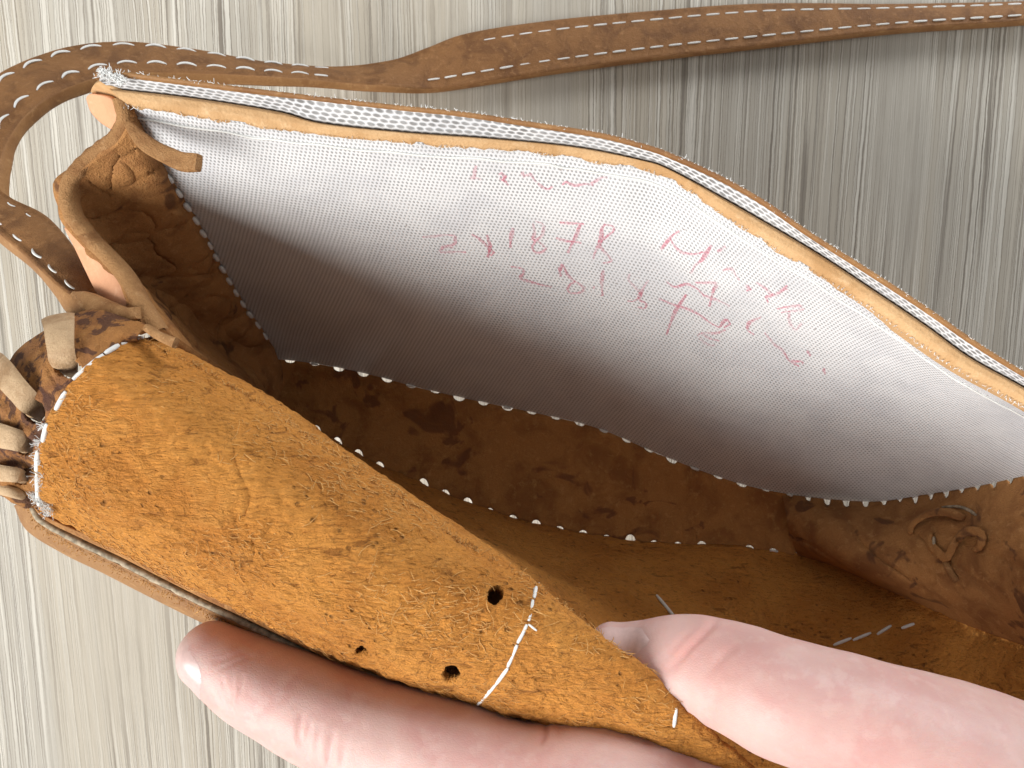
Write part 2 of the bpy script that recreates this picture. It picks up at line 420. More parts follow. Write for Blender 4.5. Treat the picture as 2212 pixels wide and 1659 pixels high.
# white seam thread running just under the lining edge
BV = BVHTree.FromPolygons([tuple(p) for p in LIN.reshape(-1, 3)], [(r * 260 + c, r * 260 + c + 1, (r + 1) * 260 + c + 1, (r + 1) * 260 + c) for r in range(109) for c in range(259)])
def on(bvh, u, v, lift=.0):
    """the point of a surface seen at (u, v), lifted along its normal"""
    o = Vector((0, 0, H)); d = (Vector(P(u, v, 0)) - o).normalized()
    loc, nor, i, dist = bvh.ray_cast(o, d)
    if loc is None: return None
    if nor.dot(d) > 0: nor = -nor
    return np.array(loc + nor * lift)
th = []
for i, f in enumerate(np.linspace(.012, .985, 260)):
    q = cr(np.array(RIM, float), [f * (len(RIM) - 1)])[0]
    p = on(BV, q[0] - 2, q[1] + 27 + 5 * mnoise.noise((i * .12, 1, 1)), .012)
    if p is not None: th.append(p)
V, Fc = tube(np.array(th), .022, 6)
finish('seam_thread', mesh_from('seam_thread', V, Fc), M['thread'], div)

# frayed white threads along both lining edges: too many and too thin to pick apart
def fray(path_fn, n, length, r, seed, dirs):
    rr = random.Random(seed); VV = []; FF = []
    for k in range(n):
        p = path_fn(rr.random())
        if p is None: continue
        d = np.array([rr.gauss(0, 1), rr.gauss(0, 1), rr.gauss(0, .6)]) * .8 + dirs
        d /= np.linalg.norm(d) + 1e-9; L = length * rr.uniform(.3, 1.0)
        c = np.array([rr.gauss(0, 1), rr.gauss(0, 1), rr.gauss(0, 1)]) * L * .35
        Q = np.array([p, p + d * L * .4 + c * .5, p + d * L * .75 + c, p + d * L + c * .6])
        V, Fc = tube(Q, [r, r, r * .8, r * .4], 3, cap=False)
        b0 = sum(len(x) for x in VV); VV.append(V); FF += [[i + b0 for i in f] for f in Fc]
    return np.concatenate(VV), FF
V, Fc = fray(lambda t: o2f[int(t * (n_ - 1))], 600, .055, .005, 3, np.array([.1, .5, .3]))
finish('frayed_edge', mesh_from('frayed_edge', V, Fc), M['fluff'], back, 'stuff')
V, Fc = fray(lambda t: a[int(t * (n_ - 1))] + np.array([0, -.06, .01]), 700, .055, .005, 5, np.array([.1, .1, .4]))
finish('frayed_edge', mesh_from('frayed_edge', V, Fc), M['fluff'], div, 'stuff')
V, Fc = fray(lambda t: P(218 + 55 * t + random.uniform(-6, 6), 152 + 22 * t + random.uniform(-6, 12), 10.8), 240, .10, .008, 9, np.array([0, .1, .4]))
finish('fluff_tuft', mesh_from('fluff_tuft', V, Fc), M['fluff'], back, 'stuff')

# faded handwriting in red pen, drawn on the lining itself
def z4(X, Y): return ((1500 + X * 1700 / 2212) / 1.736, (550 + Y * 1700 / 2212) / 1.736)
STROKES = [
    [(372, 92), (362, 130), (352, 152), (380, 150), (398, 158)], [(480, 132), (498, 126), (510, 140), (500, 160), (488, 150)], [(508, 150), (522, 176), (532, 186)],
    [(598, 120), (606, 150)], [(608, 140), (640, 130), (655, 160), (668, 168)], [(675, 176), (720, 204), (742, 192)], [(790, 186), (812, 168), (850, 182), (905, 178), (945, 184)], [(930, 176), (975, 150), (1012, 146)],
    [(110, 438), (200, 428), (270, 430)], [(270, 436), (262, 470), (200, 486)], [(190, 508), (215, 485), (260, 490)], [(196, 512), (250, 508), (322, 512)],
    [(350, 425), (390, 445), (425, 482), (440, 525)], [(425, 428), (440, 480), (428, 540)], [(436, 484), (456, 512), (440, 530)],
    [(552, 395), (540, 450), (540, 492)],
    [(650, 372), (656, 420), (650, 450), (690, 430), (700, 380), (660, 360)], [(655, 450), (690, 470), (708, 495), (670, 514), (646, 490), (660, 460)],
    [(778, 366), (830, 368), (898, 374)], [(880, 378), (850, 450), (818, 518)], [(762, 442), (820, 456), (886, 466)],
    [(1000, 376), (1040, 386), (1040, 410), (1000, 440), (978, 460), (985, 490), (1020, 530), (1028, 556), (985, 566)], [(1000, 376), (985, 400), (980, 450), (950, 520), (942, 548)],
    [(1272, 500), (1320, 440), (1362, 408)], [(1322, 450), (1340, 478), (1380, 510), (1440, 520), (1480, 510)], [(1520, 480), (1480, 540), (1440, 580), (1418, 618)], [(1548, 508), (1588, 484)],
    [(1575, 600), (1620, 590), (1640, 625), (1660, 650)], [(1690, 670), (1710, 690), (1690, 700)], [(1740, 660), (1790, 690), (1830, 720), (1870, 690), (1890, 676)], [(1830, 715), (1790, 730), (1800, 760)], [(1835, 710), (1890, 690)],
    [(1840, 790), (1880, 780), (1950, 770), (1960, 790), (1900, 800), (1860, 806)], [(1900, 800), (1905, 850), (1930, 890), (1960, 860)],
    [(540, 582), (590, 590), (604, 606), (590, 636), (625, 650), (680, 668), (740, 682)],
    [(792, 570), (780, 600), (785, 632)], [(795, 572), (820, 620), (850, 652), (830, 670), (815, 700)], [(850, 652), (895, 680), (880, 706), (840, 712), (815, 700)],
    [(992, 600), (985, 660), (988, 728)], [(940, 690), (950, 680)],
    [(1120, 620), (1118, 650), (1160, 690), (1175, 720), (1140, 750), (1110, 750)], [(1212, 650), (1180, 700), (1170, 740), (1200, 760), (1195, 785), (1160, 780)],
    [(1300, 655), (1340, 680), (1400, 665), (1450, 690), (1490, 730)], [(1440, 660), (1545, 662), (1530, 700), (1510, 780)], [(1480, 720), (1540, 740), (1612, 775)],
    [(1262, 738), (1330, 765), (1400, 785), (1460, 815), (1520, 860), (1560, 880)], [(1398, 720), (1350, 790), (1320, 860), (1300, 918)],
    [(1560, 880), (1590, 840), (1610, 862), (1580, 880)], [(1590, 890), (1540, 905), (1480, 905), (1450, 920)], [(1470, 905), (1520, 935), (1560, 945)], [(1460, 930), (1510, 965), (1535, 965)],
    [(1760, 830), (1710, 850), (1698, 890), (1730, 915)], [(1780, 905), (1830, 960), (1870, 990), (1900, 1040), (1950, 1070)], [(1910, 1040), (1960, 1045), (1970, 1060)], [(1990, 990), (2005, 1020)], [(2070, 1080), (2075, 1110)],
]
VV = []; FF = []
for st in STROKES:
    q = np.array([z4(*p) for p in st]); q = resample(q, max(8, 6 * len(q)))
    pts = [on(BV, u, v, .006) for u, v in q]
    pts = [p for p in pts if p is not None]
    if len(pts) < 4: continue
    pts = np.array(pts)
    T = np.gradient(pts, axis=0); T /= np.linalg.norm(T, axis=1)[:, None]
    view = pts - np.array([0, 0, H]); S = np.cross(T, view); S /= np.linalg.norm(S, axis=1)[:, None]
    wd = .033 * (1 + .35 * np.sin(np.linspace(0, 7, len(pts)) + len(pts)))
    b0 = sum(len(x) for x in VV)
    VV.append(np.concatenate([pts + S * wd[:, None], pts - S * wd[:, None]])); n = len(pts)
    FF += [[b0 + i, b0 + i + 1, b0 + n + i + 1, b0 + n + i] for i in range(n - 1)]
finish('handwriting', mesh_from('handwriting', np.concatenate(VV), FF), M['ink'], div, label='faded red handwritten numbers and words')

# ------------------------------------------------------------------ stitches
def stitch_proto(name, arch=.0, n=7, ns=6, fat=1.0, side=0.0):
    x = np.linspace(-.5, .5, n)
    Q = np.stack([x, side * (1 - (2 * x) ** 2), arch * (1 - (2 * x) ** 2)], 1)
    r = .5 * fat * np.sqrt(np.clip(1.02 - (2 * x) ** 4 * .62, .05, 1))
    T = [(q, rr) for q, rr in zip(Q, r)]
    V = []; Fc = []
    for q, rr in T:
        for k in range(ns):
            an = 2 * math.pi * k / ns
            V.append(q + np.array([0, rr * math.cos(an), rr * math.sin(an)]))
    Fc = [[i * ns + k, i * ns + (k + 1) % ns, (i + 1) * ns + (k + 1) % ns, (i + 1) * ns + k] for i in range(n - 1) for k in range(ns)]
    Fc += [list(range(ns))[::-1], [(n - 1) * ns + k for k in range(ns)]]
    me = mesh_from(name, np.array(V) / CM * 1.0, Fc)
    me.materials.append(M['thread']); return me
ST = stitch_proto('stitch'); STA = stitch_proto('stitch_arched', .3, n=11, side=-1.3)
def stitch(p0, p1, nor, parent, rad=.035, lift=.0, data=None, name='stitch', label=None):
    p0 = np.asarray(p0); p1 = np.asarray(p1); nor = np.asarray(nor, float)
    x = p1 - p0; L = np.linalg.norm(x); x = x / L
    z = nor - x * (nor @ x); z /= np.linalg.norm(z); y = np.cross(z, x)
    m = Matrix.Identity(4)
    c = ((p0 + p1) / 2 + z * lift) * CM
    for i in range(3):
        m[i][0] = x[i] * L * CM; m[i][1] = y[i] * rad * 2 * CM; m[i][2] = z[i] * rad * 2 * CM; m[i][3] = c[i]
    o = bpy.data.objects.new(name, data or ST); C.objects.link(o)
    o.parent = parent; o.matrix_parent_inverse = world_of(parent).inverted(); o.matrix_basis = m
    if label: o['label'] = label
    return o

# ------------------------------------------------------------------ front wall: rises from the bottom seam, curls over and out
A_ = [(585, 880, ZB), (640, 905, ZB), (700, 945, ZB), (835, 1015, ZB), (1000, 1087, ZB), (1187, 1142, ZB), (1400, 1175, ZB), (1610, 1186, ZB), (1770, 1208, ZB + .1), (1930, 1280, 4.1), (2100, 1350, 6.0), (2330, 1432, 8.5)]
D_ = [(303, 736, 10.2), (450, 812, 10.1), (600, 905, 10.0), (800, 1045, 10.0), (1000, 1178, 10.1), (1152, 1270, 10.3), (1300, 1385, 10.5), (1500, 1548, 10.5), (1700, 1720, 10.0), (1900, 1790, 9.5), (2100, 1850, 9.6), (2350, 1900, 9.8)]
E1 = [(182, 800, 10.9), (355, 905, 11.1), (528, 1004, 11.15), (730, 1138, 11.15), (930, 1258, 11.1), (1142, 1345, 11.0), (1275, 1435, 10.85), (1450, 1595, 10.5), (1620, 1760, 9.9), (1820, 1850, 9.5), (2050, 1900, 9.5), (2350, 1960, 9.6)]
E2 = [(102, 935, 10.6), (238, 1056, 10.9), (412, 1153, 10.95), (610, 1262, 10.95), (825, 1362, 10.95), (1092, 1440, 10.75), (1235, 1500, 10.5), (1400, 1640, 9.9), (1570, 1790, 9.4), (1780, 1880, 9.3), (2030, 1930, 9.3), (2350, 2000, 9.3)]
F_ = [(90, 1092, 9.4), (225, 1165, 9.3), (400, 1253, 9.3), (590, 1342, 9.3), (790, 1437, 9.4), (1035, 1518, 9.6), (1190, 1566, 9.7), (1350, 1680, 9.3), (1520, 1820, 8.8), (1740, 1910, 8.6), (2000, 1960, 8.6), (2350, 2040, 8.6)]
A = PL(A_); D = PL(D_)
push = np.array([.2, .15, .1, .1, .1, .25, .7, 1.0, 1.0, .6, .4, .2])[:, None]
outw = np.array([-.45, -.9, 0])
Cc = D + np.array([0, 0, -1.4]) + outw * push
B = A * .5 + Cc * .5 + outw * .3
FP = np.stack([A, B, Cc, D, PL(E1), PL(E2), PL(F_), PL(F_) + np.array([.12, .2, -.6])])
NR, NC = 290, 860
FG = net_surf(FP, NR, NC)
nrm = np.cross(np.gradient(FG, axis=1), np.gradient(FG, axis=0)); nrm /= np.linalg.norm(nrm, axis=2)[..., None]
if nrm[int(NR * 4.5 / 7), NC // 3, 2] < 0: nrm = -nrm
# uneven hide: gentle lumps, and a torn ridge of fibres
for i in range(NR):
    for j in range(0, NC):
        p = FG[i, j]
        h = .05 * mnoise.noise((p[0] * .9, p[1] * .9, p[2] * .9)) + .05 * mnoise.noise((p[0] * 2.6, p[1] * 3, p[2] * 3 + 5)) * max(.3, min(1, .6 + mnoise.noise((p[0] * .5, p[1] * .5, 9)) * 1.5)) + (.034 + .045 * max(0, min(1, (i / NR - .66) * 6)) * max(0, .4 + mnoise.noise((p[0] * .6, p[1] * .6, 21)) * 1.6)) * mnoise.noise((p[0] * 6, p[1] * 9, p[2] * 9 + 2)) + .012 * mnoise.noise((p[0] * 11, p[1] * 17, p[2] * 17 + 2))
        FG[i, j] = p + nrm[i, j] * h
# punched holes
px = PIX(FG); keep = np.ones((NR - 1, NC - 1), bool)
rowlim = int(NR * 2.6 / 7)
crack = resample(np.array([(498, 975), (512, 1020), (534, 1075), (528, 1120), (545, 1165), (548, 1195)], float), 60)
for q_ in crack:
    dd = np.hypot(px[rowlim:, :, 0] - q_[0], px[rowlim:, :, 1] - q_[1])
    ii, jj = np.where(dd < 26)
    for i, j in zip(ii, jj):
        sd = px[i + rowlim, j, 0] - q_[0]
        FG[i + rowlim, j] += nrm[i + rowlim, j] * ((-.006 if sd > 0 else .004) * math.exp(-(dd[i, j] / 9) ** 2))
for hu, hv, hr in ((1068, 1289, 18.5), (977, 1447, 19), (784, 1399, 12.5)):
    ax, ay = (1, 1) if hr > 15 else (.8, 1.5)
    d = (px - np.array([hu, hv])) * np.array([ax, ay]); q = np.hypot(d[..., 0], d[..., 1]); q[:rowlim] = 999
    fc = (q[:-1, :-1] + q[1:, :-1] + q[:-1, 1:] + q[1:, 1:]) / 4
    gone = fc < hr; keep &= ~gone
    tg = np.zeros(q.shape, bool); tk = np.zeros(q.shape, bool)
    for a0 in (0, 1):
        for b0 in (0, 1):
            sl_ = (slice(a0, NR - 1 + a0), slice(b0, NC - 1 + b0)); tg[sl_] |= gone; tk[sl_] |= ~gone
    for i, j in zip(*np.where(tg & tk)):
        t_ = np.array([hu, hv]) + d[i, j] * hr / q[i, j] / np.array([ax, ay])
        FG[i, j] = P(t_[0], t_[1], FG[i, j, 2])
front = grid_obj('front_panel', FG, M['suede'], bag, .14, 0, keep=keep, label='orange suede inside of the front wall, curled outwards')
FBV = BVHTree.FromPolygons([tuple(p) for p in FG.reshape(-1, 3)], [(r * NC + c, r * NC + c + 1, (r + 1) * NC + c + 1, (r + 1) * NC + c) for r in range(NR - 1) for c in range(NC - 1)])
def onf(u, v, lift=.0):
    o = Vector((0, 0, H)); d = (Vector(P(u, v, 0)) - o).normalized()
    loc, nor, i, dist = FBV.ray_cast(o, d)
    if loc is None: return None, None
    if nor.dot(d) > 0: nor = -nor
    return np.array(loc + nor * lift), np.array(nor)

# torn suede fibres standing off the curl
VV = []; FF = []; nv = 0
for k in range(7000):
    i = random.randint(int(NR * 2.8 / 7), int(NR * 6.1 / 7)); j = random.randint(0, int(NC * .62))
    p = FG[i, j] + nrm[i, j] * .068; N = nrm[i, j]
    if min(math.hypot(px[i, j, 0] - a_, px[i, j, 1] - b_) for a_, b_ in ((1068, 1289), (977, 1447), (784, 1399))) < 34: continue
    clump = mnoise.noise((p[0] * .8, p[1] * .8, 3.3))
    if clump < random.uniform(-.25, .35): continue
    T = np.array([random.gauss(.7, .7), random.gauss(-.1, .5), 0]); T -= N * (T @ N); T /= np.linalg.norm(T) + 1e-9
    L = random.choice((.06, .08, .10, .14, .22)) * random.uniform(.6, 1.2)
    S = np.cross(N, T); c = random.gauss(0, .35)
    Q = np.array([p, p + T * L * .4 + S * c * L * .3 + N * L * .18, p + T * L * .8 + S * c * L + N * L * .22, p + T * L * .95 + S * c * L * 1.5 + N * L * .12])
    r = random.uniform(.0045, .0085)
    V, Fc = tube(Q, [r, r, r * .8, r * .4], 3, cap=False)
    VV.append(V); FF += [[x + nv for x in f] for f in Fc]; nv += len(V)
finish('suede_fibres', mesh_from('suede_fibres', np.concatenate(VV), FF), M['fibre'], front, 'stuff')

rd = FG[int(NR * 3.05 / 7), :int(NC * .62)] + nrm[int(NR * 3.05 / 7), :int(NC * .62)] * .06
def ridge_spot(t):
    c_ = random.choice((.12, .19, .2, .34, .47, .56, .57, .58, .59, .60)) if random.random() < .35 else t
    return rd[int(np.clip(c_ + random.gauss(0, .004), 0, .999) * len(rd))]
V, Fc = fray(ridge_spot, 520, .12, .007, 31, np.array([.5, .5, .3]))
finish('ridge_fibres', mesh_from('ridge_fibres', V, Fc), M['fibre'], front, 'stuff')

def run_stitches(pts, parent, rad, lift=.09, label=None, fn=onf):
    for (u0, v0), (u1, v1) in pts:
        p0, n0 = fn(u0, v0); p1, n1 = fn(u1, v1)
        if p0 is None or p1 is None: continue
        stitch(p0, p1, n0 + n1, parent, rad, lift, label=label)
# along the left edge
ARC = [(306, 737), (256, 747), (222, 764), (190, 791), (162, 824), (150, 846), (128, 884), (112, 912), (103, 950), (92, 968), (84, 1018), (82, 1050), (92, 1084)]
arcq = [(ARC[0], ARC[1]), (ARC[1], ARC[2]), (ARC[2], ARC[4]), (ARC[5], ARC[6]), (ARC[7], ARC[8]), (ARC[9], ARC[10]), (ARC[10], ARC[12])]
def nearest(u, v):
    """point of the curl closest to (u, v) in the picture, for spots on its very edge"""
    sub = px[rowlim:]
    d = np.hypot(sub[..., 0] - u, sub[..., 1] - v); i, j = np.unravel_index(np.argmin(d), d.shape)
    return FG[i + rowlim, j], nrm[i + rowlim, j]
run_stitches(arcq, front, .045, .08, fn=nearest)
# across the curl by the hand
L2 = [(1152, 1276), (1147, 1300), (1138, 1345), (1118, 1385), (1098, 1432), (1072, 1468), (1034, 1511)]
run_stitches(list(zip(L2[:-1], L2[1:])), front, .034, .085)
run_stitches([((1140, 1348), (1158, 1362)), ((1147, 1282), (1160, 1268))], front, .016, .085)
run_stitches([((1455, 1522), (1450, 1562))], front, .034, .085)
# inside face
run_stitches([((1416, 1292), (1460, 1346)), ((1800, 1399), (1838, 1384)), ((1842, 1388), (1880, 1372)), ((1896, 1376), (1926, 1357)), ((1950, 1362), (1978, 1352))], front, .038, .085)

# ------------------------------------------------------------------ bottom and side gussets, with open stitch holes along the seams
def scallop(Q, inward, period, depth, phase=0.0):
    s = np.concatenate([[0], np.cumsum(np.linalg.norm(np.diff(Q, axis=0), axis=1))])
    ph = (s / period + phase) % 1.0
    k = np.floor(s / period + phase)
    var = np.array([.30 + .70 * (math.sin(x * 12.9898 + 4.1) * 43758.5453 % 1.0) for x in k])
    sh = np.sqrt(np.clip(1 - ((ph - .5) / (.23 * (.6 + .4 * var))) ** 2, 0, 1)) * var
    return Q + inward * (depth * sh)[:, None], s
nb = 900
sb = resample(PL(SEAM[:10]), nb); sf = resample(PL(A_[:9]), nb)
inw = sf - sb; inw /= np.linalg.norm(inw, axis=1)[:, None]
sb2, _ = scallop(sb, inw, .62, .10); sf2, _ = scallop(sf, -inw, .60, .21, .3)
rows = []
for f in np.linspace(0, 1, 24):
    p = sb2 * (1 - f) + sf2 * f
    hh = np.array([mnoise.noise((q[0] * .8, q[1] * .8, 1.0)) for q in p]) * .10
    p = p.copy(); p[:, 2] += -.12 * math.sin(math.pi * f) + hh * math.sin(math.pi * f)
    rows.append(p)
bottom = grid_obj('bottom_gusset', np.array(rows), M['bottom'], bag, .02, -1, label='stained brown leather bottom strip between two rows of stitch holes')
# thread showing in some of the holes
def seam_threads(Q, period, phase, parent, every, rad, inward, off):
    s = np.concatenate([[0], np.cumsum(np.linalg.norm(np.diff(Q, axis=0), axis=1))])
    k = 0
    while (k + 1 - phase) * period < s[-1]:
        x0 = (k + .5 - phase) * period
        if x0 > .3 and every(k):
            c = np.array([np.interp(x0, s, Q[:, a_]) for a_ in range(3)]); c2 = np.array([np.interp(x0 + .1, s, Q[:, a_]) for a_ in range(3)])
            t = (c2 - c) / np.linalg.norm(c2 - c); i = np.array([np.interp(x0, s, inward[:, a_]) for a_ in range(3)])
            e = c + i * off
            stitch(e - t * .10, e + t * .10, (0, 0, 1), parent, rad, .03)
        k += 1
seam_threads(sb, .62, 0, bottom, lambda k: k % 4 == 1, .025, inw, .02)
seam_threads(sf, .60, .3, bottom, lambda k: k % 4 == 2, .035, -inw, .04)

# left side gusset
tops = [(258, 214, 10.4), (266, 254, 10.3), (246, 296, 10.1), (190, 340, 9.9), (146, 394, 9.8), (148, 456, 9.8), (190, 514, 9.8), (262, 592, 9.9), (304, 664, 10.1), (338, 718, 10.2)]
bots = [(600, 776, ZB), (601, 788, ZB), (602, 800, ZB), (603, 810, ZB), (603, 820, ZB), (603, 832, ZB), (602, 845, ZB), (600, 858, ZB), (596, 870, ZB), (590, 880, ZB)]
T_ = PL(tops); B_ = PL(bots)
cols = []
lsr = resample(PL(LSEAM), 10)
for r in range(10):
    f = r / 9
    row = T_ * (1 - f) + B_ * f
    row[:, 0] += -.5 * math.sin(math.pi * f) * np.sin(np.linspace(0, math.pi, 10)) 
    row += (lsr[r] - row[0]) * np.exp(-np.arange(10) / 1.6)[:, None]
    cols.append(row)
GG = net_surf(np.array(cols), 130, 120)
for i in range(130):
    for j in range(120):
        p = GG[i, j]; k = min(1, j / 12) * min(1, (119 - j) / 10)
        GG[i, j, 0] += k * (.12 * mnoise.noise((p[0] * .9, p[1] * .9, p[2] * .9)) + .06 * mnoise.noise((p[0] * 2.4, p[1] * 2.4, p[2] * 2.4)) - .13 * max(0, 1 - abs(mnoise.noise((p[0] * .7 + 3, p[1] * 1.1, p[2] * .5))) * 9) * min(1, i / 12) - .10 * max(0, 1 - abs(mnoise.noise((p[0] * 1.3, p[1] * .8 + 7, p[2] * 1.2))) * 10))
side = grid_obj('side_gusset', GG, M['brown'], bag, .22, 0, label='brown left side gusset with a curled cut edge')
# cut edge
top_e = resample(PL(tops), 120)
en = np.cross(np.gradient(top_e, axis=0), np.array([0, 0, 1.0])); en /= np.linalg.norm(en, axis=1)[:, None]
jn = np.array([mnoise.noise((i * .35, 5, 2)) * .018 for i in range(120)])
G = np.stack([top_e + en * .125 + np.array([0, 0, -.25]), top_e + en * (.12 + jn)[:, None], top_e + np.array([0, 0, .07]), top_e - en * (.12 + jn[::-1])[:, None], top_e - en * .125 + np.array([0, 0, -.25])])
grid_obj('cut_edge', net_surf(G, 20, 120), M['cut'], side, label='fibrous cut edge of the side gusset')
# stitches up the side seam
q = resample(PL(LSEAM), 60)
for i in range(13, 55, 3):
    stitch(q[i] + np.array([.10, -.02, .22]), q[i + 1] * .5 + q[i + 2] * .5 + np.array([.13, -.02, .22]), (0.6, -.3, .8), side, .055, .0)
stitch(P(342, 600, 6.6), P(348, 628, 6.5), (0, 0, 1), side, .022, .04)

# right side gusset
g0 = PL([(1690, 1068, ZB), (1800, 1081, ZB + .5), (1900, 1085, 3.6), (2000, 1070, 4.7), (2100, 1054, 5.9), (2212, 1030, 7.2), (2360, 996, 8.9)])
g3 = PL([(1725, 1200, ZB), (1800, 1222, ZB + .3), (1900, 1266, 3.8), (2000, 1310, 4.9), (2100, 1352, 6.1), (2212, 1392, 7.4), (2360, 1442, 8.9)])
bul = np.array([.25, .75, .8, .7, .6, .5, .5])[:, None]
g1 = g0 * .68 + g3 * .32 + np.array([-.55, -.1, 1.5]) * bul; g2 = g0 * .32 + g3 * .68 + np.array([-.6, -.1, 1.6]) * bul
nr = 420
g0r = resample(g0, nr); inr = resample(g3, nr) - g0r; inr /= np.linalg.norm(inr, axis=1)[:, None]
base = net_surf(np.stack([g0, g1, g2, g3]), 60, nr)
e0, _ = scallop(base[0], inr, .44, .16, .1)
base[0] = e0
for r in range(1, 8): base[r] = np.where(((base[r] - base[0]) * inr).sum(1)[:, None] < 0.0, base[0] + inr * .002 * r, base[r])
for i in range(6, 60):
    for j in range(nr):
        p = base[i, j]; k = min(1, (i - 5) / 10) * min(1, (59 - i) / 8)
        base[i, j, 2] += k * (.16 * mnoise.noise((p[0] * .7, p[1] * .7, 6)) + .10 * mnoise.noise((p[0] * 2.2 + .7 * p[1], p[1] * 1.2, 2)) - .12 * max(0, 1 - 8 * abs(mnoise.noise((p[0] * .9 + .6 * p[1], p[1] * .8, 5)))))
side2 = grid_obj('side_gusset', base, M['brown'], bag, .03, -1, label='brown right side gusset bulging into the bag')
# scraps of lace knotted on the right gusset
RBV = BVHTree.FromPolygons([tuple(p) for p in base.reshape(-1, 3)], [(r * nr + c, r * nr + c + 1, (r + 1) * nr + c + 1, (r + 1) * nr + c) for r in range(59) for c in range(nr - 1)])
def ribbon_on(bvh, pix, width, lift, name, mat, parent, thick=.07, label=None):
    qq = resample(np.array(pix, float), 26); pts = []; ns_ = []
    for i, (u, v) in enumerate(qq):
        o = Vector((0, 0, H)); d = (Vector(P(u, v, 0)) - o).normalized()
        loc, nor, _, _ = bvh.ray_cast(o, d)
        if loc is None: continue
        if nor.dot(d) > 0: nor = -nor
        lf = lift[0] + (lift[1] - lift[0]) * math.sin(math.pi * i / 25)
        pts.append(np.array(loc + nor * lf)); ns_.append(np.array(nor))
    pts = np.array(pts); ns_ = np.array(ns_).mean(0)
    T = np.gradient(pts, axis=0); S = np.cross(T, ns_); S /= np.linalg.norm(S, axis=1)[:, None]
    ww = width * .5 * np.array([min(1, .5 + i / 5, .5 + (len(pts) - 1 - i) / 5) for i in range(len(pts))])[:, None]
    G = np.stack([pts - S * ww, pts - S * ww * .4 + ns_ * .03, pts + S * ww * .4 + ns_ * .03, pts + S * ww])
    return grid_obj(name, net_surf(G, 8, len(pts)), mat, parent, thick, 0, label=label)
def z9(X, Y): return ((2400 + X * .651) / 1.736, (1900 + Y * .651) / 1.736)
ribbon_on(RBV, [z9(1565, 165), z9(1590, 120), z9(1680, 75), z9(1790, 55), z9(1880, 75)], .17, (.04, .16), 'lace_loop', M['brown'], side2)
ribbon_on(RBV, [z9(1690, 160), z9(1680, 200), z9(1720, 250), z9(1800, 290), z9(1840, 230), z9(1900, 165), z9(1980, 160), z9(1995, 205), z9(1940, 260)], .16, (.04, .14), 'lace_loop', M['brown'], side2)
ribbon_on(RBV, [z9(1740, 270), z9(1770, 320), z9(1810, 390), z9(1835, 430)], .10, (.04, .06), 'lace_loop', M['cut'], side2)
ribbon_on(RBV, [z9(1750, 10), z9(1840, 8), z9(1900, 25), z9(1945, 55)], .05, (.03, .05), 'lace_loop', M['cord'], side2, .02)
ribbon_on(RBV, [z9(1710, 185), z9(1715, 220), z9(1730, 250)], .05, (.08, .09), 'lace_loop', M['cord'], side2, .02)

# ------------------------------------------------------------------ outer front wall and its layered rim, seen under the curl
RO = [(66, 1078), (100, 1118), (180, 1158), (260, 1195), (340, 1236), (440, 1286), (540, 1333), (640, 1383), (740, 1432), (860, 1490), (1035, 1560), (1200, 1620), (1400, 1740), (1700, 1930), (2100, 2020), (2350, 2080)]
def off(pts, d, z):
    q = np.array(pts, float); t = np.gradient(q, axis=0); nn = np.stack([-t[:, 1], t[:, 0]], 1); nn /= np.linalg.norm(nn, axis=1)[:, None]
    return resample(np.array([P(u, v, z) for u, v in q + nn * np.asarray(d).reshape(-1, 1)]), n_)
k16 = np.array([.35, .7, .95, 1, 1, 1, 1, .95, .9, .85, .8, .8, .8, .8, .8, .8])
i0 = off(RO, -14 * k16, 9.12); i1 = off(RO, 7 * k16, 9.06); i2 = off(RO, 12 * k16, 9.2)
b0_ = resample(PL(A_), n_) + np.array([-.1, -.45, .05])
grid_obj_inner = net_surf(np.stack([i0 + np.array([.1, .2, -1.2]), i0, i0 * .5 + i1 * .5 + np.array([0, 0, .05]), i1, i1 + np.array([0, 0, -.3])]), 18, n_)
fo = grid_obj('outer_front_panel', net_surf(np.stack([off(RO, 20 * k16, 8.75), off(RO, 23 * k16, 8.95), off(RO, 32 * k16, 8.85), off(RO, 38 * k16, 8.5), off(RO, 36 * k16, 7.5), off(RO, 20 * k16, 8.0) * .45 + b0_ * .55 + outw * .5, b0_]), 50, n_), M['outer'], bag, label='outer brown leather front wall under the curl')
grid_obj('inner_rim', grid_obj_inner, M['brown'], fo)
crd = off(RO, 16 * k16, 8.93)
crd[:, 2] += np.array([mnoise.noise((i * .4, 3, 3)) * .02 for i in range(n_)])
V, Fc = tube(crd, np.array([0.058 + .02 * mnoise.noise((i * .7, 1, 8)) for i in range(n_)]), 10)
finish('edge_cord', mesh_from('edge_cord', V, Fc), M['cord'], fo, label='dirty white cord sandwiched in the front rim')
V, Fc = fray(lambda t: P(62 + 50 * t + random.uniform(-12, 8), 1050 + 60 * t + random.uniform(-10, 10), 9.75), 300, .09, .007, 21, np.array([-.3, -.1, .4]))
finish('fluff_tuft', mesh_from('fluff_tuft', V, Fc), M['fluff'], fo, 'stuff')
rimo = off(RO, 31 * k16, 8.93)
V, Fc = fray(lambda t: rimo[int(t * .5 * (n_ - 1))] + np.array([random.gauss(0, .05), random.gauss(0, .05), -.01]), 1500, .07, .005, 22, np.array([-.4, -.5, .25]))
finish('leather_fuzz', mesh_from('leather_fuzz', V, Fc), M['fibre'], fo, 'stuff')
V, Fc = fray(lambda t: nearest(82 + 26 * t + random.uniform(-18, 0), 900 + 160 * t + random.uniform(-10, 10))[0] + np.array([0, 0, .08]), 160, .14, .006, 23, np.array([-.8, 0, .3]))
finish('fluff_tuft', mesh_from('fluff_tuft', V, Fc), M['fluff'], front, 'stuff')

